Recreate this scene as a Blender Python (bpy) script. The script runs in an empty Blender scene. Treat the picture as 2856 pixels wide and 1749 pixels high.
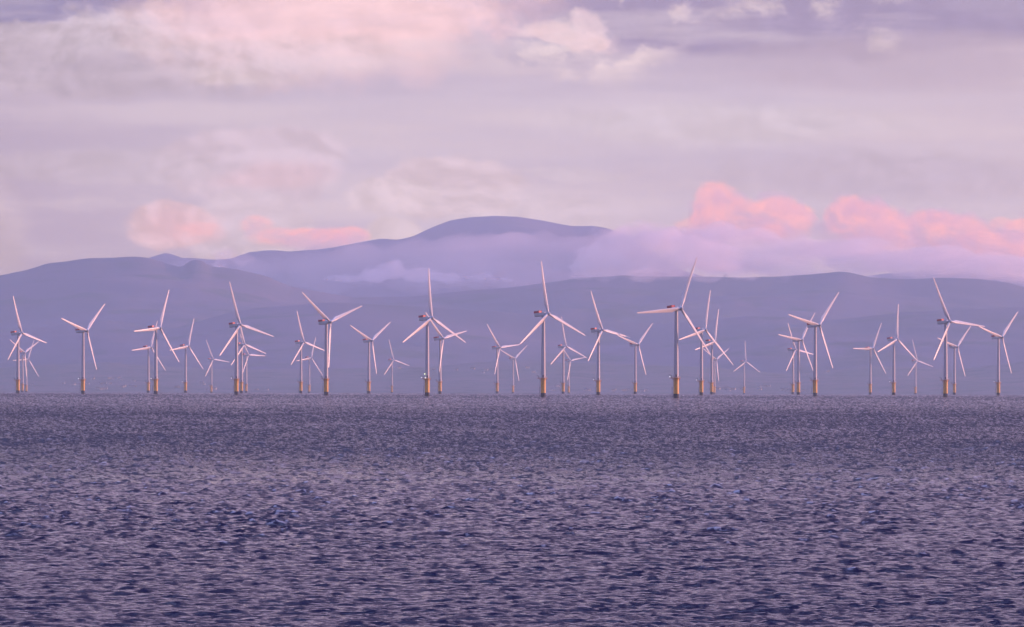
import bpy, bmesh, math, random
import numpy as np
from mathutils import Vector, Matrix

# ------------------------------------------------------------------ set-up: camera, sky, sun, exposure
S = bpy.context.scene
COL = S.collection
RE = 7.4e6            # effective radius of the earth: the sea surface falls away with distance
CAM_H = 13.5
FPX = 19300.0         # focal length in pixels of the 2856 px wide photograph
PITCH, ROLL = 0.00966, 0.00245

cam_d = bpy.data.cameras.new('camera')
cam = bpy.data.objects.new('camera', cam_d); COL.objects.link(cam)
cam_d.sensor_width = 36.0
cam_d.lens = 36.0 * FPX / 2856.0
cam_d.clip_start = 1.0; cam_d.clip_end = 300000.0
fwd = Vector((0, math.cos(PITCH), math.sin(PITCH)))
rt = Vector((math.cos(ROLL), 0, math.sin(ROLL)))
rt = (rt - fwd * rt.dot(fwd)).normalized(); up = rt.cross(fwd)
CM = Matrix((rt, up, -fwd)).transposed()
cam.matrix_world = Matrix.Translation((0, 0, CAM_H)) @ CM.to_4x4()
S.camera = cam

def at(px, py, D):
    """photo pixel -> world point at horizontal distance D"""
    d = CM @ Vector(((px - 1428) / FPX, (874.5 - py) / FPX, -1))
    return Vector((0, 0, CAM_H)) + d * (D / math.hypot(d.x, d.y))

def sea_z(x, y): return -(x * x + y * y) / (2 * RE)

SUN_AZ, SUN_EL = math.radians(77), math.radians(6.0)     # azimuth from +Y towards +X
sd = bpy.data.lights.new('sun', 'SUN'); sun = bpy.data.objects.new('sun', sd); COL.objects.link(sun)
sd.energy = 5.0; sd.angle = math.radians(0.5); sd.color = (1.0, 0.47, 0.36)
sdir = Vector((math.sin(SUN_AZ) * math.cos(SUN_EL), math.cos(SUN_AZ) * math.cos(SUN_EL), math.sin(SUN_EL)))
sun.rotation_euler = (-sdir).to_track_quat('-Z', 'Y').to_euler()

S.view_settings.view_transform = 'Standard'; S.view_settings.look = 'None'
S.view_settings.exposure = 0.35; S.view_settings.gamma = 1.0
S.cycles.use_denoising = True
S.cycles.max_bounces = 22; S.cycles.volume_bounces = 20; S.cycles.transparent_max_bounces = 12
S.cycles.sample_clamp_indirect = 3.0

def lin(*c):
    return tuple(((v / 255) / 12.92 if v / 255 <= .04045 else ((v / 255 + .055) / 1.055) ** 2.4) for v in c)

# ---- node expression helper
class E:
    nt = None
    def __init__(s, sock): s.s = sock
    @staticmethod
    def m(op, *a, clamp=False):
        n = E.nt.nodes.new('ShaderNodeMath'); n.operation = op; n.use_clamp = clamp
        for i, v in enumerate(a):
            if isinstance(v, E): E.nt.links.new(v.s, n.inputs[i])
            else: n.inputs[i].default_value = float(v)
        return E(n.outputs[0])
    def __add__(s, o): return E.m('ADD', s, o)
    __radd__ = __add__
    def __sub__(s, o): return E.m('SUBTRACT', s, o)
    def __rsub__(s, o): return E.m('SUBTRACT', o, s)
    def __mul__(s, o): return E.m('MULTIPLY', s, o)
    __rmul__ = __mul__
    def __truediv__(s, o): return E.m('DIVIDE', s, o)

def smooth(x, a, b):
    n = E.nt.nodes.new('ShaderNodeMapRange'); n.interpolation_type = 'SMOOTHSTEP'
    E.nt.links.new(x.s, n.inputs[0]); n.inputs[1].default_value = a; n.inputs[2].default_value = b
    return E(n.outputs[0])
def noise(u, v, su, sv, det=4, rough=.55, seed=0.0, dist=0.0):
    c = E.nt.nodes.new('ShaderNodeCombineXYZ')
    E.nt.links.new((u * su).s, c.inputs[0]); E.nt.links.new((v * sv).s, c.inputs[1]); c.inputs[2].default_value = seed
    n = E.nt.nodes.new('ShaderNodeTexNoise'); n.inputs['Scale'].default_value = 1
    n.inputs['Detail'].default_value = det; n.inputs['Roughness'].default_value = rough; n.inputs['Distortion'].default_value = dist
    E.nt.links.new(c.outputs[0], n.inputs['Vector'])
    return E(n.outputs['Fac']) - .5
def mixc(fac, a, b):
    n = E.nt.nodes.new('ShaderNodeMix'); n.data_type = 'RGBA'; n.clamp_factor = True
    if isinstance(fac, E): E.nt.links.new(fac.s, n.inputs[0])
    else: n.inputs[0].default_value = fac
    for k, v in ((6, a), (7, b)):
        if isinstance(v, tuple): n.inputs[k].default_value = (*v, 1)
        else: E.nt.links.new(v, n.inputs[k])
    return n.outputs[2]

W = bpy.data.worlds.new('World'); S.world = W; W.use_nodes = True
nt = W.node_tree; nt.nodes.clear(); E.nt = nt
geo = nt.nodes.new('ShaderNodeTexCoord'); sep = nt.nodes.new('ShaderNodeSeparateXYZ')
nt.links.new(geo.outputs['Generated'], sep.inputs[0])
dx, dy, dz = (E(sep.outputs[i]) for i in range(3))
u = E.m('ARCTAN2', dx, dy) * 19.3           # azimuth, 1 unit = 1000 photo px of the long lens (2.97 degrees)
v = E.m('ARCSINE', dz) * 19.3               # elevation above eye level in the same unit
sky = nt.nodes.new('ShaderNodeTexSky'); sky.sky_type = 'NISHITA'; sky.sun_disc = False
sky.sun_elevation = SUN_EL; sky.sun_rotation = SUN_AZ; sky.altitude = 10; sky.dust_density = 2.0; sky.ozone_density = 2.0
bg_s = nt.nodes.new('ShaderNodeVectorMath'); bg_s.operation = 'SCALE'; bg_s.inputs['Scale'].default_value = .10
nt.links.new(sky.outputs[0], bg_s.inputs[0])
nish = bg_s.outputs[0]

# warp fields
wa = noise(u, v, 2.2, 3.2, 5, .55, 3.1); wb = noise(u, v, 2.2, 3.2, 5, .55, 7.7)
fine = noise(u, v, 9, 15, 6, .6, 1.3)
bil = noise(u, v, 3.4, 5.2, 9, .58, 6.1, .35); bilo = noise(u + .028, v + .022, 3.4, 5.2, 9, .58, 6.1, .35)
emb = bil - bilo
bil2 = noise(u, v, 7.5, 10.5, 7, .6, 8.8, .3)
str1 = noise(u, v, 1.1, 9, 5, .55, 4.4)
str2 = noise(u, v, .5, 4.5, 4, .5, 9.2)
big = noise(u, v, .9, 1.6, 4, .5, 5.5)

BR = 1.0 / 2 ** .35          # the exposure set above
SIG = 2.2e-5; HAZE_TOP = 1000.0; HAZE_FAR = 41500.0; HAZE_L = (.46, .43, .72)
def C(*c): return tuple(x * BR for x in lin(*c))
# base veil by elevation
base = mixc(smooth(v + big * .15, .05, .60), C(198, 182, 210), C(212, 197, 217))
base = mixc(smooth(v + big * .2, .75, 1.0), base, C(190, 174, 202))
base = mixc(smooth(str1 + u * .10, -.10, .25) * .45, base, C(203, 183, 201))
base = mixc(smooth(str2 - u * .12, -.12, .25) * .55, base, C(186, 171, 198))
base = mixc(smooth(u * -1.0, .55, 1.6) * .45, base, C(180, 163, 190))

def P(x, y): return (1.159 * x - 1428) / 1000, (1061 - 1.159 * y) / 1000
def blob(base, x, y, rx, ry, col, amt=1.0, soft=.5, w=.35, f=.25, flat=0.0, rel=.10):
    """a cloud patch: centre and radii in the units of the 2464 px wide view, ragged by the warp fields"""
    cu, cv = P(x, y); ru, rv = rx * 1.159e-3, ry * 1.159e-3
    a = (u + (wa * (w * .30)) - cu) / ru; b = (v + wb * (w * .25) - cv) / rv
    if flat: b = E.m('MAXIMUM', b, b * -flat)         # flat base
    r = E.m('SQRT', a * a + b * b) + (bil * 1.3 + bil2 * 1.1 + fine * .3) * f
    m = smooth(r * -1.0, -1.0 - soft * .5, -1.0 + soft * .5)
    hi_, lo_ = tuple(min(1.2, c * (1 + rel)) for c in col), tuple(c * (1 - rel) for c in col)
    return mixc(m * amt, base, mixc(emb * 7.0 + .5, lo_, hi_)), m

PK = C(244, 208, 219)
# top: open blue-violet gaps
base, _ = blob(base, 130, -35, 350, 175, C(158, 148, 186), .95, .16, 1.2, 1.7, rel=.02)
base, _ = blob(base, 1235, 55, 150, 110, C(170, 161, 196), .95, .3, .9, 1.2, rel=.03)
base, _ = blob(base, 1950, -25, 780, 158, C(170, 156, 191), .97, .16, .25, .18, rel=.03)
base, _ = blob(base, 2250, 150, 520, 70, C(196, 178, 200), .7, .6, .3, .2, rel=.03)
# top left bank: grey-mauve body, lit rim, pink heart
base, _ = blob(base, 330, 150, 480, 95, C(198, 182, 201), .85, .5, .5, .5, rel=.08)
base, _ = blob(base, 300, 85, 240, 60, C(212, 195, 210), .85, .7, 1.0, 1.3, rel=.16)
base, _ = blob(base, 90, 110, 200, 55, C(200, 184, 202), .8, .4, 1.0, 1.2, rel=.14)
base, _ = blob(base, 800, 25, 420, 160, PK, .9, 1.0, .7, .8, rel=.08)
base, _ = blob(base, 900, 50, 270, 90, C(250, 212, 221), .8, .7, .7, .7, rel=.05)
base, _ = blob(base, 660, 150, 260, 50, C(222, 199, 212), .6, .8, .8, .9, rel=.14)
base, _ = blob(base, 540, 185, 90, 22, C(226, 206, 218), .6, .8, .8, .9, rel=.12)
# ragged wisps right of the gap
wis = smooth(bil * .9 + bil2 * .8 + fine * .4, -.04, .17)
def wisp(base, x, y, rx, ry, col, amt):
    cu, cv = P(x, y); a = (u + wa * .10 - cu) / (rx * 1.159e-3); b = (v + wb * .08 - cv) / (ry * 1.159e-3)
    r = E.m('SQRT', a * a + b * b)
    return mixc(smooth(r * -1.0, -1.3, -.35) * wis * amt, base, mixc(emb * 7.0 + .5, tuple(c * .88 for c in col), col))
base = wisp(base, 1400, 90, 240, 120, C(240, 218, 226), .95)
base = wisp(base, 1500, 15, 330, 60, C(230, 207, 220), .8)
base, _ = blob(base, 1345, 100, 100, 28, C(243, 212, 221), .85, .6, .9, 1.3)
base, _ = blob(base, 1400, 68, 40, 30, C(238, 208, 220), .7, .6, .9, 1.2)
base = wisp(base, 2095, 80, 110, 60, C(228, 208, 219), .6)
base = wisp(base, 1950, 5, 230, 40, C(226, 206, 217), .8)
# streaks and thin banks of the middle sky
base = mixc(smooth(str1 * 1.6 + bil * .3, -.02, .30) * .45, base, C(222, 205, 219))
base = mixc(smooth(str1 * -1.6 + bil * .2, .02, .34) * .40, base, C(190, 176, 202))
# pale lens clouds lower down
base, _ = blob(base, 610, 375, 225, 72, C(216, 196, 214), .7, .22, .30, .35, .5)
base, _ = blob(base, 660, 425, 130, 35, C(225, 193, 209), .5, .9, .5, .5)
base, _ = blob(base, 250, 400, 330, 42, C(204, 188, 206), .55, .5, .5, .5)
base, _ = blob(base, 600, 560, 160, 100, C(215, 197, 214), .8, .14, .22, .30)
base, _ = blob(base, 420, 545, 110, 60, C(222, 194, 208), .85, .25, .4, .35)
base, _ = blob(base, 440, 552, 90, 46, C(232, 188, 205), .4, 1.4, .6, .6)
base, _ = blob(base, 1090, 455, 190, 70, C(220, 199, 214), .75, .2, .45, .6)
base, _ = blob(base, 940, 480, 120, 40, C(218, 199, 213), .7, .3, .45, .6)
base, _ = blob(base, 950, 570, 70, 45, C(222, 202, 212), .6, .3, .45, .5)
base, _ = blob(base, 1380, 420, 120, 16, C(218, 202, 215), .3, .4, .4, .4)
base, _ = blob(base, 1300, 500, 260, 40, C(214, 197, 214), .5, .9, .5, .6)
base, _ = blob(base, 1700, 300, 420, 50, C(218, 204, 218), .5, 1.0, .4, .5)
base, _ = blob(base, 2150, 420, 420, 50, C(196, 180, 202), .5, 1.0, .4, .5)
base, _ = blob(base, 0, 560, 75, 100, C(206, 187, 201), .5, .8, .5, .5)
def billow(base, x, y, rx, ry, hi_, lo_, am, soft=.2, f=.9):
    """a lit heap of cloud: bright crown, mauve foot"""
    cu, cv = P(x, y); ru, rv = rx * 1.159e-3, ry * 1.159e-3
    a = (u + wa * .05 - cu) / ru; b = (v + wb * .05 - cv) / rv
    r = E.m('SQRT', a * a + b * b) + (bil2 * 1.6 + noise18 * 1.2) * f * .5
    m = smooth(r * -1.0, -1.0 - soft, -1.0 + soft) * smooth(b, -1.2, -.25)
    sh = smooth(b * .9 + bil2 * 2.0 + emb2 * 4.0, -.75, .65)
    return mixc(m * am, base, mixc(sh, lo_, hi_))
noise18 = noise(u, v, 19, 24, 5, .6, 2.6, .3)
emb2 = bil2 - noise(u + .014, v + .012, 7.5, 10.5, 7, .6, 8.8, .3)
SH, SL_ = C(254, 191, 200), C(215, 182, 207)
for x, y, rx, ry, am in ((1790, 560, 150, 40, .5), (1672, 548, 56, 34, .45), (1650, 580, 70, 26, .35), (2300, 610, 230, 45, .6), (1725, 500, 64, 62, .85), (1765, 520, 70, 50, .7), (1700, 528, 44, 36, .9), (1860, 512, 66, 40, .9), (1905, 530, 56, 40, .85), (1845, 560, 44, 22, .9),
                         (2040, 530, 56, 56, .95), (2095, 545, 84, 56, .95), (2150, 560, 60, 42, .85), (2235, 545, 60, 44, .9), (2300, 570, 80, 54, .85), (2360, 600, 70, 50, .95), (2440, 625, 90, 60, .95), (2400, 545, 30, 26, .5), (2450, 560, 44, 34, .8)):
    base = billow(base, x, y, rx, ry, SH, SL_, am)
SH2, SL2 = C(250, 190, 200), C(226, 192, 208)
for x, y, rx, ry, am in ((620, 548, 40, 24, .6), (690, 580, 80, 26, .7), (740, 578, 50, 24, .8), (790, 576, 60, 26, .95), (845, 572, 44, 24, .95), (480, 568, 60, 30, .45)):
    base = billow(base, x, y, rx, ry, SH2, SL2, am, .3, .7)
# the upper sky out of view: broken violet cloud over the clear-sky model
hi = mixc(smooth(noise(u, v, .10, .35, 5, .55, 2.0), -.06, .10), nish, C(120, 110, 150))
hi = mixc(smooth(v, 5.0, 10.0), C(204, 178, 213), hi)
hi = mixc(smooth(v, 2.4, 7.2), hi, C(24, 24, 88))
hi = mixc(smooth(v, 14.0, 21.0), hi, (1.20, 1.30, 2.6))  # unseen zenith made bright blue, added to light the haze
# a glow added round the low sun, out of view, to brighten the haze
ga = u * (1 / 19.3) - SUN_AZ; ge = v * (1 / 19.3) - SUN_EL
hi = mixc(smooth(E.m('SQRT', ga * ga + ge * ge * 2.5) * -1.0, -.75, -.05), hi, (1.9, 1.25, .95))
# the veil is seen through the long path of sea air: what stands behind that air is warmer and clearer
el_t = E.m('TANGENT', E.m('MAXIMUM', v * (1 / 19.3), .004))
path = E.m('MINIMUM', (HAZE_TOP - CAM_H) / el_t if False else E.m('DIVIDE', HAZE_TOP - CAM_H, el_t), HAZE_FAR)
Tr = E.m('EXPONENT', path * -SIG)
def vm(op, a, b):
    n = nt.nodes.new('ShaderNodeVectorMath'); n.operation = op
    for k, q in ((0, a), (1, b)):
        if isinstance(q, tuple): n.inputs[k].default_value = q
        elif isinstance(q, E): nt.links.new(q.s, n.inputs[k])
        else: nt.links.new(q, n.inputs[k])
    return n.outputs[0]
air = vm('MULTIPLY', tuple(c * BR for c in HAZE_L), 1.0 - Tr)
base = vm('MAXIMUM', vm('DIVIDE', vm('SUBTRACT', base, air), Tr), (.05, .05, .05))
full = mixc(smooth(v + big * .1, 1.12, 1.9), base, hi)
# far round to the sides and behind, plain veil again
full = mixc(smooth(E.m('ABSOLUTE', u), 6, 14) * (1.0 - smooth(v, 1.0, 5.0)), full, C(190, 168, 196))
full = mixc(smooth(v * -1.0, .15, 1.0), full, C(120, 108, 140))
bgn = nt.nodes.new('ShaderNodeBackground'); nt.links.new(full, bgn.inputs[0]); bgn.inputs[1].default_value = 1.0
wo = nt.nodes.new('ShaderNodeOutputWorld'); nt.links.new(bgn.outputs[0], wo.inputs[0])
W.cycles.sampling_method = 'MANUAL'; W.cycles.sample_map_resolution = 512

# ------------------------------------------------------------------ materials
def mat(name, col, rough=.5, metal=0.0, var=0.0, vscale=.3, spec=.5, emit=None, es=1.0, streak=False):
    m = bpy.data.materials.new(name); m.use_nodes = True
    b = m.node_tree.nodes['Principled BSDF']; E.nt = m.node_tree
    b.inputs['Roughness'].default_value = rough; b.inputs['Metallic'].default_value = metal
    b.inputs['Specular IOR Level'].default_value = spec
    if var:
        tc = m.node_tree.nodes.new('ShaderNodeTexCoord'); mp = m.node_tree.nodes.new('ShaderNodeMapping')
        mp.inputs['Scale'].default_value = (vscale, vscale, vscale * (.12 if streak else 1))
        n = m.node_tree.nodes.new('ShaderNodeTexNoise'); n.inputs['Detail'].default_value = 5
        m.node_tree.links.new(tc.outputs['Object'], mp.inputs[0]); m.node_tree.links.new(mp.outputs[0], n.inputs['Vector'])
        a = tuple(c * (1 - var) for c in col); c2 = tuple(min(1, c * (1 + var * .6)) for c in col)
        m.node_tree.links.new(mixc(smooth(E(n.outputs['Fac']), .3, .7), a, c2), b.inputs['Base Color'])
    else: b.inputs['Base Color'].default_value = (*col, 1)
    if emit: b.inputs['Emission Color'].default_value = (*emit, 1); b.inputs['Emission Strength'].default_value = es
    return m
M_TOWER = mat('tower_paint', (.50, .50, .54), .45, var=.10, vscale=.4, streak=True)
M_BLADE = mat('blade_gelcoat', (.72, .70, .70), .35, var=.06, vscale=.3)
M_NAC = mat('nacelle_paint', (.55, .58, .60), .4, var=.08, vscale=.3)
M_HUB = mat('hub_paint', (.42, .45, .50), .4, var=.08)
M_RED = mat('hoist_red', (.50, .045, .05), .5, var=.15, vscale=.5)
M_YEL = mat('foundation_yellow', (.78, .42, .05), .5, var=.25, vscale=.5, streak=True)
M_RUST = mat('platform_orange', (.45, .16, .06), .6, var=.3, vscale=.6)
M_DARK = mat('splash_zone_growth', (.028, .022, .03), .8, var=.5, vscale=.8)
M_STEEL = mat('dark_steel', (.10, .10, .12), .6, metal=.3, var=.2)
M_WHITE = mat('cabinet_white', (.8, .8, .8), .4, var=.05)
M_LAMP = mat('lamp_lens', (.9, .9, .9), .3, emit=(1, .97, .95), es=1.1)
M_LAMPG = mat('green_lamp_lens', (.8, .9, .5), .3, emit=(.85, 1, .45), es=1.4)
M_WALL = mat('render_white', (.50, .47, .46), .8, var=.1, vscale=.2)
M_ROOF = mat('roof_slate', (.12, .10, .12), .8, var=.2, vscale=.4)
M_GLASS = mat('window_glass', (.03, .04, .05), .15)

# ------------------------------------------------------------------ helpers
def mesh_obj(name, verts, faces, m=None, parent=None, smooth_=False):
    me = bpy.data.meshes.new(name); me.from_pydata([tuple(p) for p in verts], [], faces); me.update()
    if smooth_: me.polygons.foreach_set('use_smooth', [True] * len(me.polygons))
    if m: me.materials.append(m)
    o = bpy.data.objects.new(name, me); COL.objects.link(o)
    if parent: o.parent = parent
    return o
class MB:
    def __init__(s): s.v = []; s.f = []
    def lathe(s, prof, n=28, c=(0, 0), cap=True):
        b = len(s.v)
        for r, z in prof:
            for i in range(n):
                a = 2 * math.pi * i / n; s.v.append((c[0] + r * math.cos(a), c[1] + r * math.sin(a), z))
        for k in range(len(prof) - 1):
            for i in range(n):
                j = (i + 1) % n; s.f.append((b + k * n + i, b + k * n + j, b + (k + 1) * n + j, b + (k + 1) * n + i))
        if cap:
            s.f.append(tuple(b + i for i in range(n))[::-1]); s.f.append(tuple(b + (len(prof) - 1) * n + i for i in range(n)))
        return s
    def tube(s, p, q, r, n=8, r2=None):
        p, q = Vector(p), Vector(q); d = (q - p).normalized(); a = d.orthogonal().normalized(); c = d.cross(a)
        b = len(s.v); r2 = r if r2 is None else r2
        for pt, rr in ((p, r), (q, r2)):
            for i in range(n):
                t = 2 * math.pi * i / n; s.v.append(tuple(pt + (a * math.cos(t) + c * math.sin(t)) * rr))
        for i in range(n):
            j = (i + 1) % n; s.f.append((b + i, b + j, b + n + j, b + n + i))
        s.f.append(tuple(b + i for i in range(n))[::-1]); s.f.append(tuple(b + n + i for i in range(n)))
        return s
    def box(s, x0, x1, y0, y1, z0, z1):
        b = len(s.v)
        s.v += [(x0, y0, z0), (x1, y0, z0), (x1, y1, z0), (x0, y1, z0), (x0, y0, z1), (x1, y0, z1), (x1, y1, z1), (x0, y1, z1)]
        s.f += [tuple(b + i for i in q) for q in ((3, 2, 1, 0), (4, 5, 6, 7), (0, 1, 5, 4), (1, 2, 6, 5), (2, 3, 7, 6), (3, 0, 4, 7))]
        return s
    def ring(s, R, z, r, n=36):
        for i in range(n):
            a, b2 = 2 * math.pi * i / n, 2 * math.pi * (i + 1) / n
            s.tube((R * math.cos(a), R * math.sin(a), z), (R * math.cos(b2), R * math.sin(b2), z), r, 5)
        return s
    def build(s, name, m, parent=None, smooth_=False):
        return mesh_obj(name, s.v, s.f, m, parent, smooth_)
def auto_smooth(o, ang=35):
    me = o.data; bm = bmesh.new(); bm.from_mesh(me)
    for e in bm.edges:
        e.smooth = not (len(e.link_faces) == 2 and e.calc_face_angle(0) > math.radians(ang))
    for f in bm.faces: f.smooth = True
    bm.to_mesh(me); bm.free(); return o
def bevel(o, w, seg=2):
    me = o.data; bm = bmesh.new(); bm.from_mesh(me)
    bmesh.ops.bevel(bm, geom=bm.edges[:], offset=w, segments=seg, affect='EDGES', profile=.6)
    bm.to_mesh(me); bm.free(); return o
def tag(o, label=None, cat=None, group=None, kind=None):
    if label: o['label'] = label
    if cat: o['category'] = cat
    if group: o['group'] = group
    if kind: o['kind'] = kind
    return o

# ------------------------------------------------------------------ sea: one sheet, real waves, falling away with the earth's curve
rng = np.random.default_rng(11)
def wave_set(n=130, lmin=.32, lmax=11.0):
    lam = np.exp(np.linspace(math.log(lmin), math.log(lmax), n)) * rng.uniform(.93, 1.07, n)
    main = math.radians(-95)                      # waves run towards the camera
    th = main + rng.normal(0, .62, n)
    k = 2 * math.pi / lam
    slope = .040 * np.where(lam < 1.9, 1.0, (1.9 / lam) ** 1.15) * np.where(lam < 1.4, (lam / 1.4) ** .25, 1)
    return k * np.cos(th), k * np.sin(th), slope / k, rng.uniform(0, 2 * math.pi, n), slope * 1.0
KX, KY, AMP, PH, SL = wave_set()
def patchnoise(x, y, s, seed):
    r = np.random.default_rng(seed); o = np.zeros_like(x)
    for i in range(7):
        a = r.uniform(0, 6.28); kk = r.uniform(.5, 2.2) / s * 6.28
        o += np.sin(kk * (x * math.cos(a) + y * math.sin(a)) + r.uniform(0, 6.28)) / 7
    return o
def build_sea():
    # rows: distances
    ds = [4.0]
    while ds[-1] < 330: ds.append(ds[-1] + max(.5, ds[-1] * .03 if ds[-1] < 250 else .6))
    while ds[-1] < 15500:
        d = ds[-1]; ds.append(d + d * d / 93420 / (5.0 if d < 900 else 2.6))
    for k in range(1, 26): ds.append(15500 + (41300 - 15500) * (k / 25) ** 1.2)
    ds = np.array(ds)
    fine_a = np.arange(-math.radians(6.2), math.radians(6.2), 1 / 6920 * .95)
    out = []; a = fine_a[-1]; st = 1 / 6920
    while a < math.pi: st = min(st * 1.12, .07); a += st; out.append(a)
    out = np.array(out); out = out[out < math.pi - .02]
    az = np.concatenate([-out[::-1], fine_a, out, [math.pi]])
    nr, nc = len(ds), len(az)
    sa, ca = np.sin(az), np.cos(az)
    fo = np.zeros((nr, nc), np.float32); HS_ = math.sqrt((AMP ** 2).sum() / 2)
    co = np.empty((nr, nc, 3), np.float32); nn = np.empty((nr, nc, 3), np.float32)
    for r in range(nr):
        d = ds[r]; x = d * sa; y = d * ca
        h = np.zeros(nc); gx = np.zeros(nc); gy = np.zeros(nc)
        P_ = np.outer(KX, x) + np.outer(KY, y) + PH[:, None]
        s_, c_ = np.sin(P_), np.cos(P_)
        h = AMP @ s_; gx = (AMP * KX) @ c_; gy = (AMP * KY) @ c_
        # gusts and slicks: broad patches of rougher and calmer water
        g = 1 + .16 * patchnoise(x, y * .30, 170, 5) + .12 * patchnoise(x, y * .25, 45, 8) + .14 * patchnoise(x * .6, y * .10, 60, 18)
        wob = 1 + .06 * patchnoise(x, y * .1, 500, 3)
        q = d * wob
        g = g * np.interp(q, [0, 450, 700, 1050, 1600, 1900, 2800, 3900, 6000, 6500, 8600, 9400, 60000],
                          [.80, .93, 1.42, 1.85, 1.50, 1.36, 1.40, .90, .80, 1.04, 1.02, .74, .68])
        if d < 25: g = g * (d / 25)
        # beyond the distance at which single waves can be told apart only their near faces stay in sight
        fw = np.clip((d - 450) / 1000, 0, 1)
        sv = gx * sa + gy * ca; ex = fw * (.8 * np.abs(sv) + .045 * g - sv); gx = gx + ex * sa; gy = gy + ex * ca
        h = h * g; gx = gx * g; gy = gy * g
        fo[r] = np.clip((h / HS_ - 3.15) * 1.6, 0, 1) if 60 < d < 3500 else 0
        sharp = .55 * h * np.abs(h)
        h = h + np.where(h > 0, sharp, 0)
        co[r, :, 0] = x; co[r, :, 1] = y; co[r, :, 2] = -d * d / (2 * RE) + h
        L = 1 / np.sqrt(1 + gx * gx + gy * gy)
        nn[r, :, 0] = -gx * L; nn[r, :, 1] = -gy * L; nn[r, :, 2] = L
    nv = nr * nc + 1
    V = np.empty((nv, 3), np.float32); V[:-1] = co.reshape(-1, 3); V[-1] = (0, 0, 0)
    NN = np.empty((nv, 3), np.float32); NN[:-1] = nn.reshape(-1, 3); NN[-1] = (0, 0, 1)
    i = np.arange(nr - 1)[:, None] * nc; j = np.arange(nc)[None, :]; j2 = (j + 1) % nc
    q = np.stack([i + j, i + j2, i + nc + j2, i + nc + j], -1)[..., ::-1].reshape(-1, 4)
    jj = np.arange(nc); tri = np.stack([np.full(nc, nv - 1), (jj + 1) % nc, jj], -1)[:, ::-1]
    tri = np.stack([np.full(nc, nv - 1), jj, (jj + 1) % nc], -1)[:, ::-1]
    me = bpy.data.meshes.new('sea')
    me.vertices.add(nv); me.vertices.foreach_set('co', V.ravel())
    nq, ntri = len(q), len(tri)
    me.loops.add(nq * 4 + ntri * 3); me.polygons.add(nq + ntri)
    me.loops.foreach_set('vertex_index', np.concatenate([q.ravel(), tri.ravel()]).astype(np.int32))
    ls = np.concatenate([np.arange(nq) * 4, nq * 4 + np.arange(ntri) * 3]).astype(np.int32)
    me.polygons.foreach_set('loop_start', ls)
    me.polygons.foreach_set('use_smooth', np.ones(nq + ntri, bool))
    me.update(calc_edges=True)
    at_ = me.attributes.new('wave_normal', 'FLOAT_VECTOR', 'POINT'); at_.data.foreach_set('vector', NN.ravel())
    a2 = me.attributes.new('foam', 'FLOAT', 'POINT'); a2.data.foreach_set('value', np.append(fo.ravel(), 0).astype(np.float32))
    o = bpy.data.objects.new('sea', me); COL.objects.link(o); tag(o, kind='structure')
    m = bpy.data.materials.new('sea_water'); m.use_nodes = True; t = m.node_tree; E.nt = t
    b = t.nodes['Principled BSDF']
    fa = t.nodes.new('ShaderNodeAttribute'); fa.attribute_name = 'foam'
    fn = t.nodes.new('ShaderNodeTexNoise'); fn.inputs['Scale'].default_value = 1.1; fn.inputs['Detail'].default_value = 5
    ftc = t.nodes.new('ShaderNodeTexCoord'); t.links.new(ftc.outputs['Object'], fn.inputs['Vector'])
    fm = E(fa.outputs['Fac']) * smooth(E(fn.outputs['Fac']), .48, .62)
    t.links.new(mixc(fm * .8, (.007, .008, .030), (.55, .56, .60)), b.inputs['Base Color'])
    b.inputs['Roughness'].default_value = .07
    b.inputs['IOR'].default_value = 1.333
    an = t.nodes.new('ShaderNodeAttribute'); an.attribute_name = 'wave_normal'
    tc = t.nodes.new('ShaderNodeTexCoord'); ns = t.nodes.new('ShaderNodeTexNoise')
    ns.inputs['Scale'].default_value = 2.2; ns.inputs['Detail'].default_value = 4; ns.inputs['Roughness'].default_value = .6
    t.links.new(tc.outputs['Object'], ns.inputs['Vector'])
    bp = t.nodes.new('ShaderNodeBump'); bp.inputs['Strength'].default_value = .8; bp.inputs['Distance'].default_value = .22
    t.links.new(ns.outputs['Fac'], bp.inputs['Height']); t.links.new(an.outputs['Vector'], bp.inputs['Normal'])
    t.links.new(bp.outputs[0], b.inputs['Normal'])
    me.materials.append(m)
    return o
build_sea()

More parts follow.
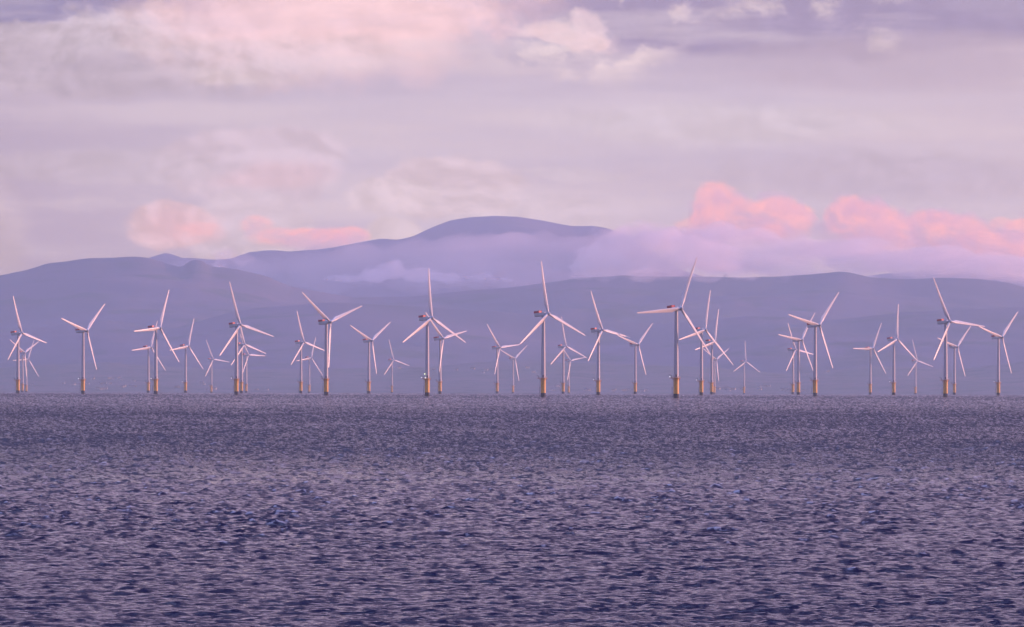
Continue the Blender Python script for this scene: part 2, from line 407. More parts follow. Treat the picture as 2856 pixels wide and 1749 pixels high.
# ------------------------------------------------------------------ land
def vnoise(x, y, seed):
    r = np.random.default_rng(seed); G = r.uniform(-1, 1, (256, 256))
    xi, yi = np.floor(x).astype(int), np.floor(y).astype(int); fx, fy = x - xi, y - yi
    fx = fx * fx * (3 - 2 * fx); fy = fy * fy * (3 - 2 * fy)
    g = lambda a, b: G[a % 256, b % 256]
    return (g(xi, yi) * (1 - fx) + g(xi + 1, yi) * fx) * (1 - fy) + (g(xi, yi + 1) * (1 - fx) + g(xi + 1, yi + 1) * fx) * fy
def fbm(x, y, oct_, seed, gain=.5):
    o = np.zeros_like(x); a = 1.0
    for i in range(oct_):
        o += a * vnoise(x * 2 ** i + 13.7 * i, y * 2 ** i + 5.1 * i, seed + i); a *= gain
    return o
LAND = {}
def terrain(name, pts, D0, D1, Dback, m, relief, x0=-400, x1=3300, nx=620, ny=90, shore=0.0, power=.8, seed=1, jag=1.2):
    """a range of hills whose crest, at distance D1, has the outline pts (2464 px view); the ground rises to it from D0"""
    px = np.linspace(x0, x1, nx)
    P_ = np.array(pts, float) * 1.159
    cy = np.interp(px, P_[:, 0], P_[:, 1])
    kern = np.hanning(9); kern /= kern.sum(); cy = np.convolve(np.pad(cy, 4, mode='edge'), kern, 'valid')
    cy = cy + jag * fbm(px / 60, px * 0 + 3.3, 5, seed + 50)
    t = np.concatenate([np.linspace(0, 1, ny), 1 + np.linspace(.04, 1, 24)])
    V = np.zeros((len(t), nx, 3))
    kw = np.hanning(91); kw /= kw.sum(); cs = np.convolve(np.pad(cy, 45, mode='edge'), kw, 'valid')
    for i in range(nx):
        ws = at(px[i], cs[i], D1); Hs = ws.z - sea_z(ws.x, ws.y)
        w = at(px[i], cy[i], D1); az = math.atan2(w.x, w.y); H = w.z - sea_z(w.x, w.y)
        for_d = np.where(t <= 1, D0 + (D1 - D0) * np.minimum(t, 1), D1 + (Dback - D1) * (t - 1))
        x = for_d * math.sin(az); y = for_d * math.cos(az)
        V[:, i, 0] = x; V[:, i, 1] = y
        s = np.where(t <= 1, shore + ((Hs + (H - Hs) * np.clip((t - .72) / .28, 0, 1) ** 1.5) - shore) * np.minimum(t, 1) ** power, H * (1 - (t - 1) ** 1.3) - (t > 1) * 30 * (t - 1))
        V[:, i, 2] = s
    X, Y = V[:, :, 0], V[:, :, 1]
    T = t[:, None]
    env = np.clip(T * 4, 0, 1) * np.clip((1.0 - T) * 6, 0, 1) * (T <= 1)
    n = fbm(X / 1500 + 40, Y / 1100 + 20, 6, seed, .52)
    rid = 1 - np.abs(fbm(X / 2100 + 7, Y / 1500 + 9, 5, seed + 20, .5))
    Z = V[:, :, 2] + env * relief * (n * .6 + (rid - .7) * .9)
    Z = np.maximum(Z, -3.0 + 0 * Z)
    V[:, :, 2] = Z - (X ** 2 + Y ** 2) / (2 * RE)
    nr, nc = V.shape[:2]
    i = np.arange(nr - 1)[:, None] * nc; j = np.arange(nc - 1)[None, :]
    q = np.stack([i + j, i + j + 1, i + nc + j + 1, i + nc + j], -1).reshape(-1, 4)
    o = mesh_obj(name, V.reshape(-1, 3).tolist(), q.tolist(), m, None, True)
    LAND[name] = (px, t, V, D0, D1)
    return tag(o, kind='structure')
def land_mat(name, a, b, c, s1, s2):
    m = bpy.data.materials.new(name); m.use_nodes = True; t = m.node_tree; E.nt = t
    tc = t.nodes.new('ShaderNodeTexCoord')
    def nz(scale, det, vec=tc.outputs['Object']):
        n = t.nodes.new('ShaderNodeTexNoise'); n.inputs['Scale'].default_value = scale; n.inputs['Detail'].default_value = det
        t.links.new(vec, n.inputs['Vector']); return E(n.outputs['Fac'])
    col = mixc(smooth(nz(s1, 6), .40, .60), a, b)
    col = mixc(smooth(nz(s2, 5), .52, .66), col, c)
    bs = t.nodes['Principled BSDF']; bs.inputs['Roughness'].default_value = .95; bs.inputs['Specular IOR Level'].default_value = .1
    t.links.new(col, bs.inputs['Base Color']); return m
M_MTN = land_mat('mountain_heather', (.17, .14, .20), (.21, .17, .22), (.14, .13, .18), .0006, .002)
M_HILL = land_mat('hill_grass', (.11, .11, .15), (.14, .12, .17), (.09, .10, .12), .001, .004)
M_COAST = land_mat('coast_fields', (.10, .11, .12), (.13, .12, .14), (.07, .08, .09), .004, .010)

terrain('mountain', [(-400, 760), (300, 640), (340, 625), (400, 608), (430, 618), (480, 632), (560, 634), (620, 618), (640, 609), (700, 606), (760, 600), (800, 596), (880, 581), (915, 575), (960, 577), (1000, 566), (1040, 548), (1080, 531), (1130, 523), (1190, 519), (1250, 522), (1300, 529), (1380, 545), (1430, 544), (1465, 550), (1500, 562), (1560, 600), (1640, 650), (1750, 680), (1900, 690), (2150, 656), (2250, 650), (2330, 651), (2400, 658), (2464, 668), (2900, 720)],
        30500, 37000, 40300, M_MTN, 110, power=.75, seed=3)
terrain('hills', [(-350, 720), (-100, 676), (0, 663), (60, 652), (90, 642), (120, 633), (190, 625), (230, 621), (330, 618), (355, 620), (400, 634), (440, 645), (450, 632), (462, 625), (490, 628), (505, 641), (560, 646), (640, 664), (700, 690), (850, 716), (1000, 712), (1150, 698), (1250, 690), (1390, 670), (1500, 664), (1650, 666), (1800, 668), (1900, 664), (1990, 657), (2030, 654), (2060, 660), (2100, 670), (2180, 673), (2280, 669), (2350, 670), (2420, 680), (2464, 692), (2900, 760)],
        24800, 28500, 30300, M_HILL, 70, power=.8, seed=9)
terrain('foothills', [(-350, 830), (0, 800), (250, 770), (420, 790), (560, 750), (640, 740), (800, 728), (960, 735), (1200, 750), (1400, 770), (1600, 780), (1800, 760), (2000, 770), (2200, 750), (2464, 740), (2900, 760)],
        22600, 25200, 26500, M_HILL, 45, power=.8, seed=15)
terrain('coast', [(-350, 890), (0, 884), (250, 872), (420, 884), (600, 890), (800, 888), (1000, 884), (1200, 868), (1500, 876), (1700, 884), (1900, 900), (2100, 880), (2300, 890), (2464, 870), (2900, 860)],
        20400, 22800, 23800, M_COAST, 14, shore=.5, power=1.25, seed=23, ny=70)

# ------------------------------------------------------------------ low clouds lying on the mountains (closed lumpy bodies of mist)
def cloud_mat(name, dens, col=(1, .97, .98), size=150.0, lo=.36, hi=.56, flat=1.0):
    m = bpy.data.materials.new(name); m.use_nodes = True; t = m.node_tree; E.nt = t
    t.nodes.remove(t.nodes['Principled BSDF'])
    vs = t.nodes.new('ShaderNodeVolumePrincipled'); vs.inputs['Color'].default_value = (*col, 1)  # warm tint puts the low sun's light into the white mist's own colour
    vs.inputs['Anisotropy'].default_value = 0
    tc = t.nodes.new('ShaderNodeTexCoord'); mp = t.nodes.new('ShaderNodeMapping')
    mp.inputs['Scale'].default_value = (1 / size, 1 / size, 1 / size * flat)
    n = t.nodes.new('ShaderNodeTexNoise'); n.inputs['Scale'].default_value = 1; n.inputs['Detail'].default_value = 5
    n.inputs['Roughness'].default_value = .62
    t.links.new(tc.outputs['Object'], mp.inputs[0]); t.links.new(mp.outputs[0], n.inputs['Vector'])
    t.links.new((smooth(E(n.outputs['Fac']), lo, hi) * dens).s, vs.inputs['Density'])
    t.links.new(vs.outputs[0], t.nodes['Material Output'].inputs['Volume'])
    m.cycles.volume_step_rate = .12
    return m
TEX = {}
def cloud(name, puffs, D, dens, label, voxel=10.0, depth=1.6, amp=1.0, seed=0, col=(1, .84, .86), nsz=150.0, lo=.36, hi=.56, flat=1.0, cat='cloud', puffy=1.0, grow=1.0):
    """puffs: (x, y, radius) in the 2464 px view"""
    r = random.Random(seed); bm = bmesh.new(); k = 1.159 * D / FPX
    c0 = at(puffs[0][0] * 1.159, puffs[0][1] * 1.159, D)
    az = math.atan2(c0.x, c0.y)
    for p in puffs:
        x, y, rad = p[:3]; rad *= grow; fl = p[3] if len(p) > 3 else 1.0
        w = at(x * 1.159, y * 1.159, D)
        subs = [(0, 0, 0, 1.0)] + [(r.uniform(-1, 1), r.uniform(-1, 1), r.uniform(-.2, 1), r.uniform(.3, .55)) for _ in range(int(9 * puffy))]
        for sx, sy, sz, sr in subs:
            R = rad * k * sr
            l = math.sqrt(sx * sx + sy * sy + sz * sz) or 1
            q = (rad * k * .85 if sr < 1 else 0)
            off = Vector((sx / l * q, sy / l * q * depth, sz / l * q * fl))
            mtx = Matrix.Translation(w - c0 + off) @ Matrix.Diagonal((R, R * depth, R * fl, 1))
            bmesh.ops.create_icosphere(bm, subdivisions=3, radius=1, matrix=mtx)
    me = bpy.data.meshes.new(name); bm.to_mesh(me); bm.free()
    o = bpy.data.objects.new(name, me); COL.objects.link(o); o.location = c0
    rm = o.modifiers.new('remesh', 'REMESH'); rm.mode = 'VOXEL'; rm.voxel_size = voxel; rm.use_smooth_shade = True
    for sc_, st_ in ((90 * amp, 46 * amp), (32 * amp, 17 * amp)):
        key = round(sc_)
        if key not in TEX:
            tx = bpy.data.textures.new('puff', 'CLOUDS'); tx.noise_scale = sc_; tx.noise_depth = 3; TEX[key] = tx
        dm = o.modifiers.new('puff', 'DISPLACE'); dm.texture = TEX[key]; dm.strength = st_; dm.mid_level = .55; dm.texture_coords = 'GLOBAL'
    me.materials.append(cloud_mat(name + '_mist', dens, col, nsz, lo, hi, flat))
    return tag(o, label, cat, 'low clouds on the mountains')
CB = 32000
cloud('cumulus_cloud', [(1715, 492, 44, .95), (1760, 480, 30), (1690, 520, 34), (1790, 520, 34), (1740, 540, 60, .5), (1850, 500, 34), (1895, 512, 40), (1930, 540, 34), (1850, 556, 70, .45), (1812, 565, 36, .6), (1700, 570, 60, .4)],
      31500, .0035, 'pink cumulus cloud at the left end of the bright row', seed=1, voxel=11, col=(1, .82, .78), nsz=100, lo=.42, hi=.58, grow=1.15)  # salmon col stands in for sunlight on this and the other cumulus
cloud('cumulus_cloud', [(2030, 520, 44), (2068, 500, 24), (2090, 530, 52), (2150, 545, 40), (2180, 560, 36), (2100, 575, 90, .4), (2010, 560, 50, .6)],
      33200, .0035, 'brightest pink cumulus cloud in the middle of the row', seed=2, voxel=11, col=(1, .82, .78), nsz=100, lo=.42, hi=.58, grow=1.15)
cloud('cumulus_cloud', [(2225, 540, 38), (2265, 538, 34), (2310, 562, 46), (2350, 590, 50), (2400, 610, 50), (2300, 610, 90, .5), (2450, 600, 60, .7), (2440, 560, 26), (2400, 550, 22), (2475, 535, 30), (2500, 640, 70, .7)],
      35000, .0035, 'pink cumulus cloud bank reaching the right edge', seed=3, voxel=11, col=(1, .82, .78), nsz=100, lo=.42, hi=.58, grow=1.15)
cloud('cloud_bank', [(1480, 590, 60, .6), (1510, 575, 55, .7), (1570, 575, 60, .7), (1640, 580, 70, .6), (1710, 590, 80, .6), (1800, 595, 80, .5), (1450, 625, 60, .5), (1440, 645, 70, .4), (1520, 610, 90, .5), (1640, 615, 120, .42), (1760, 620, 120, .42), (1900, 625, 130, .38), (2050, 628, 130, .38), (2200, 635, 130, .32), (2350, 645, 120, .28), (2480, 655, 110, .3)],
      30700, .0046, 'long grey-mauve cloud bank hiding the foot of the mountain ridge', seed=4, voxel=14, depth=2.2, col=(1, .92, .90), nsz=260, lo=.42, hi=.62, flat=2.2)
cloud('cloud_bank', [(1470, 585, 34, .7), (1500, 572, 36, .8), (1450, 612, 42, .6), (1420, 640, 40, .5), (1530, 600, 60, .6), (1580, 590, 60, .7), (1490, 635, 80, .45), (1600, 630, 80, .5), (1660, 600, 60, .6), (1720, 625, 80, .45)],
      29900, .0075, 'ragged grey cloud cutting off the right shoulder of the mountain', seed=14, voxel=11, depth=1.6, col=(1, .92, .90), nsz=150, lo=.40, hi=.60, flat=1.6)
cloud('cloud_wisp', [(1400, 664, 36, .35), (1460, 662, 40, .4), (1540, 662, 44, .4), (1620, 664, 40, .4), (1700, 664, 44, .4), (1790, 664, 44, .35), (1880, 662, 36, .35)],
      27900, .0035, 'faint mist spilling over the right hand ridge under the cloud bank', seed=21, voxel=10, depth=1.4, col=(1, .92, .92), nsz=170, lo=.40, hi=.64, flat=2.0)
cloud('cloud_wisp', [(945, 650, 38, .6), (1215, 674, 22, .25), (1010, 662, 44, .46), (1080, 668, 44, .34), (1150, 668, 34, .3), (1190, 672, 20, .25), (900, 664, 40, .4), (830, 672, 40, .25)],
      30600, .012, 'thin pale wisp of cloud across the mountain face', seed=5, voxel=9, depth=2.0, col=(1, .93, .97), nsz=160, lo=.36, hi=.66, flat=2.0, puffy=.8)
cloud('cumulus_cloud', [(612, 548, 20), (598, 556, 14), (640, 566, 24, .5), (690, 578, 34, .6), (735, 582, 36, .6), (772, 574, 30, .8), (815, 572, 32, .8), (850, 570, 26, .8), (872, 580, 20), (780, 600, 70, .45)],
      39000, .0025, 'small pink cumulus cloud behind the left shoulder of the mountain', seed=6, voxel=12, col=(1, .82, .78), nsz=100, lo=.42, hi=.58, grow=1.15)
cloud('mist_veil', [(500, 660, 90, .5), (640, 655, 90, .5), (760, 650, 100, .5), (880, 640, 110, .5), (1000, 640, 120, .55), (1120, 630, 130, .55), (1250, 630, 130, .55), (1380, 630, 130, .5)],
      30200, .0012, 'thin veil of mist over the whole face of the mountain', seed=8, voxel=16, depth=1.5, col=(1, .93, .97), nsz=700, lo=.25, hi=.7, flat=2.0, puffy=.6)
cloud('cloud_wisp', [(540, 610, 30, .6), (575, 625, 26, .7), (530, 640, 22, .5), (600, 625, 20, .5)],
      30600, .0038, 'pale mist filling the notch left of the mountain', seed=7, voxel=9, depth=2.0, col=(1, .93, .97), nsz=160, lo=.36, hi=.66, flat=2.0, puffy=.6)

# ------------------------------------------------------------------ wind turbines
TAU = math.radians(6.3); R_ROT = 53.7; HUB_AX = 6.9; HUBH = 84.0; TPZ = 19.2
def blade_mesh():
    ns = 44; npn = 20; verts = []; faces = []
    for i in range(ns + 1):
        t = i / ns; z = 1.0 + (R_ROT - 1.0) * t
        rr = z / R_ROT
        if rr < .055: ch = 2.3; th = 1.0
        elif rr < .20:
            q = (rr - .055) / .145; q = q * q * (3 - 2 * q); ch = 2.3 + 2.0 * q; th = 1.0 - .68 * q
        else:
            q = (rr - .20) / .80; ch = 4.3 - 3.15 * q ** .88; th = .32 - .17 * q
            if rr > .965: ch *= max(.16, math.sqrt(max(0, 1 - ((rr - .965) / .035) ** 2)))
        tw = math.radians(7 + 17 * (1 - min(1, rr / .75)) ** 1.4)
        bend = -1.3 * rr ** 2                       # slight upwind pre-bend
        q = min(1, max(0, (rr - .055) / .145))
        for j in range(npn):
            a = 2 * math.pi * j / npn
            cx, cy = math.cos(a), math.sin(a)       # cx=1 leading edge
            x = ch * (.5 * cx - .20 * q)            # leading edge kept straight
            taper = 1 - q * .75 * (.5 - .5 * cx) ** 1.6
            y = ch * th * .5 * cy * taper
            X = x * math.cos(tw) + y * math.sin(tw); Y = -x * math.sin(tw) + y * math.cos(tw)
            verts.append((X, Y + bend, z))
    for i in range(ns):
        for j in range(npn):
            k = (j + 1) % npn; faces.append((i * npn + j, i * npn + k, (i + 1) * npn + k, (i + 1) * npn + j))
    faces.append(tuple(range(npn))[::-1]); faces.append(tuple(ns * npn + j for j in range(npn)))
    return verts, faces
def make_turbine():
    root = bpy.data.objects.new('wind_turbine', None); COL.objects.link(root); root.empty_display_size = 5
    mp = MB().lathe([(2.5, -6), (2.5, 4.2)], 36).build('monopile', M_DARK, root); auto_smooth(mp)
    tp = MB().lathe([(2.58, 4.2), (2.58, 17.6), (2.75, 17.75), (2.75, 18.3), (2.5, 18.4), (2.5, TPZ)], 40).build('transition_piece', M_YEL, root); auto_smooth(tp)
    pf = MB().lathe([(2.65, 18.35), (4.15, 18.45), (4.15, 18.75), (2.65, 18.75)], 40)
    pf.box(-6.4, -3.2, -1.3, 1.3, 18.45, 18.75)
    for i in range(10):
        a = 2 * math.pi * i / 10; pf.tube((2.8 * math.cos(a), 2.8 * math.sin(a), 16.9), (4.0 * math.cos(a), 4.0 * math.sin(a), 18.45), .11, 6)
    pf = pf.build('work_platform', M_RUST, root); auto_smooth(pf)
    rl = MB().ring(4.05, 19.95, .06).ring(4.05, 19.35, .045)
    for i in range(20):
        a = 2 * math.pi * i / 20; rl.tube((4.05 * math.cos(a), 4.05 * math.sin(a), 18.75), (4.05 * math.cos(a), 4.05 * math.sin(a), 19.95), .05, 5)
    for z in (19.35, 19.95):
        rl.tube((-3.9, -1.25, z), (-6.35, -1.25, z), .05, 5); rl.tube((-6.35, -1.25, z), (-6.35, 1.25, z), .05, 5); rl.tube((-6.35, 1.25, z), (-3.9, 1.25, z), .05, 5)
    rl.build('railing', M_RUST, pf)
    cr = MB().tube((-4.6, .6, 18.75), (-4.6, .6, 21.6), .20, 8).tube((-4.6, .6, 21.5), (-6.9, -.6, 22.3), .14, 8).tube((-4.7, .5, 20.2), (-5.9, -.1, 21.9), .09, 6).tube((-6.85, -.58, 22.2), (-6.85, -.58, 20.9), .05, 5)
    cr.build('davit_crane', M_STEEL, root)
    kb = MB().box(2.75, 3.75, -.55, .55, 18.76, 20.5).box(2.65, 3.85, -.65, .65, 20.5, 20.6).build('equipment_cabinet', M_WHITE, root)
    bl = MB()
    for yy in (-.95, .95):
        bl.tube((-3.75, yy, -3), (-3.75, yy, 10.5), .20, 8)
        for z in (1, 5, 9.6): bl.tube((-2.6, yy, z), (-3.75, yy, z), .12, 6)
    for i in range(34): bl.tube((-3.75, -.3, .2 + i * .5), (-3.75, .3, .2 + i * .5), .035, 4)
    for yy in (-.3, .3): bl.tube((-3.75, yy, -1), (-3.75, yy, 18.4), .06, 6)
    bl.build('boat_landing', M_STEEL, root)
    prof = [(2.30, TPZ), (2.36, TPZ), (2.36, TPZ + .5), (2.28, TPZ + .5)]
    for k in range(1, 10):
        t = k / 9; prof.append((2.28 - .73 * t ** 1.1, TPZ + .5 + (81.3 - TPZ - .5) * t))
    tw = MB().lathe(prof, 44).build('tower', M_TOWER, root); auto_smooth(tw, 40)
    MB().box(-.55, .55, -2.42, -2.25, TPZ + .8, TPZ + 3.1).build('door', M_STEEL, tw)
    # nacelle frame: +X lateral, -Y upwind (towards the rotor), origin on the tower axis at hub height
    nb = MB().box(-2.0, 2.0, -2.9, 11.2, -2.0, 1.95).build('nacelle', M_NAC, root)
    me = nb.data
    for v_ in me.vertices:
        if v_.co.y > 5 and v_.co.z < 0: v_.co.z += .55
        if v_.co.y < 0: v_.co.x *= .88; v_.co.z *= .95
    bevel(nb, .45, 3); auto_smooth(nb, 50)
    hd = MB()
    z0, z1 = 2.02, 4.1
    hd.box(-2.05, 2.05, 4.2, 11.25, z0, z0 + .18)
    hd.box(-2.05, -1.93, 4.2, 11.25, z0 + .18, z1); hd.box(1.93, 2.05, 4.2, 11.25, z0 + .18, z1)
    hd.box(-1.93, 1.93, 11.13, 11.25, z0 + .18, z1); hd.box(-1.93, 1.93, 4.2, 4.32, z0 + .18, z1)
    for yy in (4.1, 6.5, 8.9, 11.3):
        for s_ in (-2.1, 2.1): hd.tube((s_, yy, z0), (s_, yy, z1 + .12), .08, 5)
    hd.build('hoist_deck', M_RED, nb)
    ms = MB().tube((0, 2.2, 1.9), (0, 2.2, 4.4), .07, 6).tube((-.7, 2.2, 4.1), (.7, 2.2, 4.1), .05, 5)
    ms.build('wind_vane', M_STEEL, nb)
    nk = MB().lathe([(1.75, 81.3), (1.75, 82.2)], 32).build('yaw_bearing', M_STEEL, root); auto_smooth(nk)
    # hub: lathe about its own Z, Z later points upwind; origin = rotor centre
    hb = MB().lathe([(1.45, -3.6), (1.55, -2.0), (1.85, -1.8), (2.0, -.9), (2.0, .6), (1.8, 1.4), (1.3, 2.1), (.6, 2.5), (.05, 2.6)], 36).build('hub', M_HUB, root); auto_smooth(hb, 60)
    v_, f_ = blade_mesh(); blades = []
    bm0 = mesh_obj('blade', v_, f_, M_BLADE, root, True); auto_smooth(bm0, 60); blades.append(bm0)
    for _ in range(2):
        b2 = bm0.copy(); COL.objects.link(b2); b2.parent = root; blades.append(b2)
    return root
def tree(o): 
    r = [o]
    for c in [x for x in COL.objects if x.parent == o]: r += tree(c)
    return r
def copy_tree(o, kids, parent=None):
    c = o.copy(); COL.objects.link(c); c.parent = parent
    for ch in kids.get(o.name, []): copy_tree(ch, kids, c)
    return c
PROTO = make_turbine()
KIDS = {}
for o in list(COL.objects):
    if o.parent: KIDS.setdefault(o.parent.name, []).append(o)

# hub pixel x, y in the photograph, distance, blade angle, yaw, lamp on platform, label
TT = [
 (61.1, 929.1, 9649, 105, 51, 0, 'large turbine nearest the left edge, yellow base, two pale turbines just right of it'),
 (69.3, 983.5, 15300, 62, 46, 0, 'small pale turbine close behind the leftmost large one, between two towers'),
 (78.8, 1001.5, 17301, 26, 42, 0, 'small pale turbine with pink base, third tower from the left edge'),
 (242.7, 922.2, 9202, 47.5, 49, 1, 'turbine standing alone on the left, rotor in a wide Y, yellow base'),
 (446.4, 914.5, 8755, 25, 50, 1, 'large turbine overlapping a smaller one left of it, one blade pointing left'),
 (421.3, 968.4, 12751, 23.5, 46, 0, 'smaller turbine half hidden behind a large tower, left quarter of the sea'),
 (525.7, 965.2, 12400, 21.5, 48, 1, 'mid-size turbine standing right of the overlapping pair, blade reaching their tower'),
 (595.0, 1002.3, 17208, 97.5, 43, 0, 'small pale turbine with pink base left of the big one with a red hoist deck'),
 (670.4, 905.8, 8293, 105.5, 42, 1, 'large turbine with red hoist deck, two smaller ones crowded behind its right side'),
 (682.1, 960.5, 11916, 107.5, 47, 0, 'mid-size turbine with yellow base directly right of a large tower'),
 (693.4, 989.9, 15267, 92.5, 48, 0, 'small pink-based turbine, rightmost of the crowded three on the left half'),
 (848.2, 954.4, 11344, 106, 49, 0, 'mid-size turbine left of the large one whose blade hangs down its tower'),
 (868.3, 998.1, 16425, 22, 46, 0, 'small pale turbine squeezed between a mid-size and a large turbine'),
 (921.3, 898.1, 7913, 69.5, 42, 0, 'large turbine with one blade hanging straight down in front of its tower'),
 (1037.5, 949.8, 10933, 56.5, 46, 0, 'mid-size turbine with rotor like a Y, alone right of the hanging-blade one'),
 (1098.5, 1004.1, 17313, 106, 44, 0, 'small pale turbine alone left of the tall turbine with lamps on its platform'),
 (1204.0, 886.6, 7417, 0, 43, 2, 'tall turbine with one blade straight up and bright lamps on its platform'),
 (1236.6, 944.1, 10465, 77.5, 47, 0, 'mid-size turbine just right of the lamp-lit platform, lower blade over its tower'),
 (1394.4, 969.7, 12644, 84, 48, 0, 'mid-size turbine whose right blade meets the blade tip of a tall one'),
 (1436.6, 1000.3, 16540, 53.5, 45, 0, 'small pink-based turbine in the gap left of the second tallest turbine'),
 (1528.7, 874.8, 6962, 114.5, 44, 0, 'second tallest turbine, near the centre, top blade almost upright'),
 (1578.5, 965.8, 12214, 113, 45, 0, 'mid-size turbine right of the second tallest, top blade behind its right blade'),
 (1591.9, 1006.0, 17424, 81, 46, 0, 'small pink-based turbine touching the mid-size one right of centre'),
 (1680.2, 920.4, 8907, 100.5, 49, 1, 'large turbine midway between the two tallest, blade leaning left at top'),
 (1780.2, 961.0, 11722, 47, 47, 0, 'mid-size turbine just left of the very tallest one'),
 (1898.9, 860.1, 6466, 25, 38, 1, 'tallest and nearest turbine, one blade level to the left, thick yellow base'),
 (1967.0, 919.6, 8957, 15.5, 46, 1, 'large turbine right behind the tallest one, crossed by its lower blade'),
 (1994.4, 952.4, 10957, 15, 49, 0, 'mid-size turbine with red deck, third in the cluster right of the tallest'),
 (1998.5, 1003.0, 16764, 60, 48, 0, 'small pink-based turbine hidden behind the cluster right of the tallest'),
 (2080.5, 1008.6, 17673, 1.5, 43, 0, 'smallest turbine, standing alone, top blade exactly upright'),
 (2219.4, 975.1, 12998, 100.5, 50, 0, 'leftmost of the three turbines bunched on the right, with red deck'),
 (2236.3, 947.8, 10559, 38.5, 47, 0, 'middle one of the three turbines bunched on the right'),
 (2285.4, 906.6, 8145, 43, 46, 0, 'largest of the three turbines bunched on the right, blades in a wide Y'),
 (2435.0, 971.7, 12590, 29.5, 46, 0, 'mid-size turbine with one blade level to the left, right of the bunch'),
 (2502.7, 945.9, 10373, 8.5, 50, 1, 'turbine with upright blade, its right blade touching a small pale turbine'),
 (2558.8, 1006.4, 17092, 106.5, 44, 0, 'small pale turbine between the upright-blade one and the large right one'),
 (2649.6, 896.8, 7683, 96, 45, 0, 'large turbine on the right whose level blade meets its neighbour'),
 (2670.3, 967.0, 12075, 46.5, 48, 0, 'mid-size turbine directly behind the large one near the right edge'),
 (2794.9, 940.2, 9931, 46.5, 50, 1, 'rightmost turbine, yellow base, rotor in a wide Y'),
]
lamp_mb = MB().lathe([(.08, 0), (.34, .15), (.42, .45), (.34, .75), (.08, .9)], 16)
for i, (hx, hy, D, th, psi, lamp, lab) in enumerate(TT):
    T = PROTO if i == 0 else copy_tree(PROTO, KIDS)
    hw = at(hx, hy, D); az = math.atan2(hw.x, hw.y); ps = math.radians(psi)
    los = Vector((math.sin(az), math.cos(az), 0)); rgt = Vector((math.cos(az), -math.sin(az), 0))
    ah = -los * math.cos(ps) + rgt * math.sin(ps)           # upwind, horizontal
    r = rgt * math.cos(ps) + los * math.sin(ps)             # rotor-plane right as seen from here
    a = ah * math.cos(TAU) + Vector((0, 0, math.sin(TAU)))
    uu = -ah * math.sin(TAU) + Vector((0, 0, math.cos(TAU)))
    bx = hw - ah * HUB_AX
    T.location = (bx.x, bx.y, sea_z(bx.x, bx.y)); T.rotation_euler = (0, 0, -az)
    hl = Matrix.Rotation(az, 3, 'Z')                        # world -> root axes
    ahl, rl_, al, ul = hl @ ah, hl @ r, hl @ a, hl @ uu
    hub_z = hw.z - T.location.z
    T['label'] = lab; T['category'] = 'wind turbine'; T['group'] = 'wind turbines of the offshore farm'
    nbl = 0
    for o in (KIDS['wind_turbine'] if i == 0 else [x for x in T.children]):
        kind = o.name.split('.')[0]
        if kind == 'nacelle':
            Mx = Matrix((rl_, -al, ul)).transposed().to_4x4(); Mx.translation = Vector((0, 0, hub_z - .55)); o.matrix_local = Mx
        elif kind == 'hub':
            Mx = Matrix((rl_, ul, al)).transposed()
            if Mx.determinant() < 0: Mx = Matrix((-rl_, ul, al)).transposed()
            Mx = Mx.to_4x4(); Mx.translation = ahl * HUB_AX + Vector((0, 0, hub_z)); o.matrix_local = Mx
        elif kind == 'blade':
            t_ = math.radians(th + 120 * nbl); nbl += 1
            bz = ul * math.cos(t_) + rl_ * math.sin(t_); ld = -ul * math.sin(t_) + rl_ * math.cos(t_)
            Mx = Matrix((ld, -al, bz)).transposed().to_4x4(); Mx.translation = ahl * HUB_AX + Vector((0, 0, hub_z)); o.matrix_local = Mx
        elif kind in ('boat_landing', 'davit_crane'):
            o.rotation_euler = (0, 0, 0)
    if lamp:
        lm = lamp_mb.build('platform_lamp', M_LAMP, T, True); lm.location = (-5.9, -1.0, 19.6)
        lm.data.transform(Matrix.Scale(1.0, 4))
        if lamp == 2:
            l2 = lamp_mb.build('platform_lamp', M_LAMP, T, True); l2.location = (-2.0, -3.2, 19.0); l2.scale = (1.3, 1.3, 1.6)
            l3 = lamp_mb.build('mast_lamp', M_LAMPG, T, True); l3.location = (-2.6, -2.8, 23.2); l3.scale = (1.4,) * 3
            MB().tube((-2.6, -2.8, 18.7), (-2.6, -2.8, 23.2), .09, 6).build('lamp_mast', M_STEEL, T)

# ------------------------------------------------------------------ houses on the far shore
def make_house():
    root = bpy.data.objects.new('house', None); COL.objects.link(root)
    MB().box(-6, 6, -4, 4, -1.5, 5.4).build('wall', M_WALL, root)
    rf = mesh_obj('roof', [(-6.4, -4.5, 5.4), (6.4, -4.5, 5.4), (6.4, 4.5, 5.4), (-6.4, 4.5, 5.4), (-6.4, 0, 8.4), (6.4, 0, 8.4)],
                  [(0, 1, 5, 4), (2, 3, 4, 5), (0, 4, 3), (1, 2, 5), (3, 2, 1, 0)], M_ROOF, root)
    MB().box(4.2, 5.4, -.6, .6, 7.2, 9.6).build('chimney', M_WALL, rf)
    for x in (-3.6, 3.6):
        for z in (.9, 3.4): MB().box(x - .7, x + .7, -4.06, -4.0, z, z + 1.3).build('window', M_GLASS, root)
    MB().box(-.55, .55, -4.07, -4.0, -.2, 2.1).build('door', M_STEEL, root)
    return root
HS = []
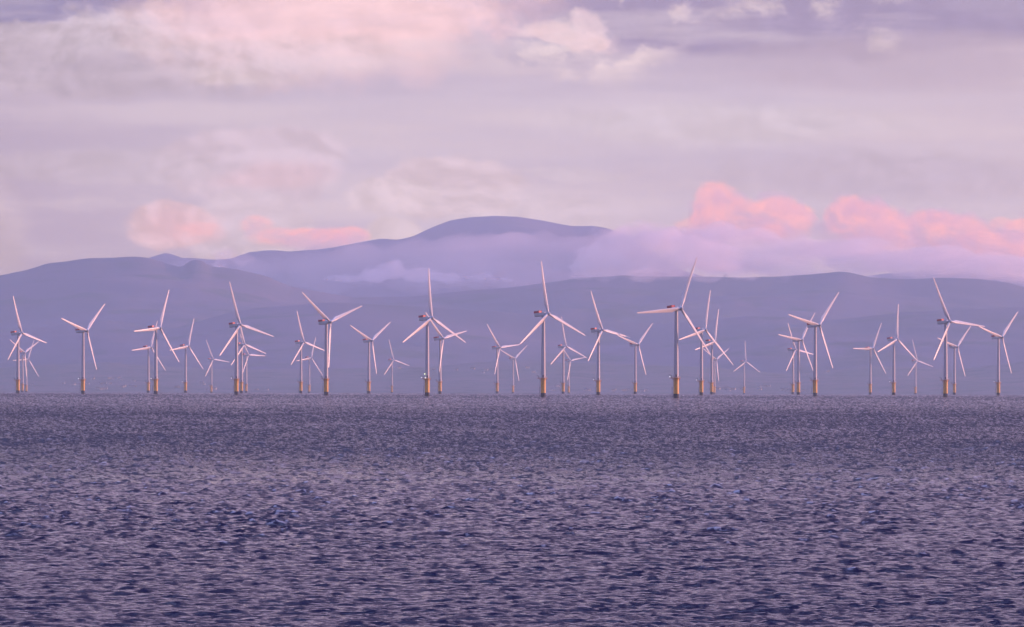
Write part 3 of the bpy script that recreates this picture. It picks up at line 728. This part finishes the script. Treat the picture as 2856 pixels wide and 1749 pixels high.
for ox, oy, sc, L in ((0, 1010, 4.4, [(780, 270), (900, 285), (960, 278), (1080, 272), (1250, 272), (1285, 270), (1355, 275), (1380, 215), (1350, 208), (1465, 207), (1485, 226), (1500, 312), (1525, 310), (1610, 305), (1655, 310), (2165, 318), (2195, 320), (400, 290), (1140, 212), (1250, 345), (1200, 340), (1290, 338), (1640, 236)]),
                      (540, 1010, 4.4, [(100, 265), (122, 285), (770, 350), (905, 348), (165, 350), (255, 340)]),
                      (1080, 1000, 4.4, [(570, 150), (850, 152), (1047, 140), (1175, 185), (1215, 150), (1720, 130), (1800, 183), (2060, 352), (2090, 354), (2025, 400), (2440, 395), (150, 125)]),
                      (1500, 1040, 4.4, [(180, 222), (630, 225), (590, 222), (940, 212), (925, 230), (1060, 222), (1110, 220), (1240, 226), (1330, 215), (1290, 232), (2210, 207), (2300, 205), (2335, 225), (2400, 210)]),
                      (2000, 1000, 6.16, [(20, 530), (130, 535), (180, 530), (240, 530), (430, 540), (725, 505), (800, 500), (875, 493), (1115, 550), (1235, 575), (1200, 540), (1480, 570), (740, 545), (1905, 232), (1310, 540)])):
    for x, y in L: HS.append((ox + x / sc, oy + y / sc))
def ground_hit(px, py, names=('coast', 'foothills')):
    """first land point under a line of sight"""
    for nm in names:
        gx, t, V, D0, D1 = LAND[nm]
        fi = float(np.interp(px, gx, np.arange(len(gx)))); i0 = min(int(fi), len(gx) - 2)
        for k in range(len(t)):
            if t[k] > 1: break
            p = V[k, i0] * (1 - (fi - i0)) + V[k, i0 + 1] * (fi - i0)
            D = math.hypot(p[0], p[1]); w = at(px, py, D)
            if p[2] >= w.z and t[k] > .02: return Vector((w.x, w.y, p[2])), D
    return None, None
hproto = make_house(); hk = {}
for o in COL.objects:
    if o.parent and o.parent == hproto: hk.setdefault('house', []).append(o)
    if o.parent and o.parent.name == 'roof': hk.setdefault('roof', []).append(o)
rh = random.Random(4); first = True
zones = [(0, 560, 'pale house on the far shore at the left, among the first four turbines'),
         (560, 1100, 'pale house on the far shore between the crowded three and the lamp-lit turbine'),
         (1100, 1640, 'pale house on the far shore near the second tallest turbine'),
         (1640, 2010, 'pale house on the far shore beside the tallest turbine'),
         (2010, 2860, 'pale house on the far shore behind the turbines at the right')]
for (px, py) in HS:
    p, D = ground_hit(px, py)
    if p is None: continue
    T = hproto if first else copy_tree(hproto, hk); first = False
    T.location = p; T.rotation_euler = (0, 0, rh.uniform(-.5, .5)); s = rh.uniform(.6, .95); T.scale = (s * rh.uniform(.9, 1.4), s, s * rh.uniform(.9, 1.2))
    for a0, a1, lb in zones:
        if a0 <= px < a1: T['label'] = lb; T['group'] = 'houses' + lb[10:]
    T['category'] = 'house'

# ------------------------------------------------------------------ air
hz = MB().box(-45800, 45800, -45800, HAZE_FAR, -300, HAZE_TOP).build('haze', None)
hm = bpy.data.materials.new('sea_air'); hm.use_nodes = True; t = hm.node_tree; t.nodes.remove(t.nodes['Principled BSDF'])
vp = t.nodes.new('ShaderNodeVolumePrincipled'); vp.inputs['Density'].default_value = SIG
vp.inputs['Color'].default_value = (.64, .85, 1.0, 1); vp.inputs['Anisotropy'].default_value = .2
t.links.new(vp.outputs[0], t.nodes['Material Output'].inputs['Volume'])
hm.cycles.homogeneous_volume = True
hz.data.materials.append(hm); tag(hz, kind='stuff')
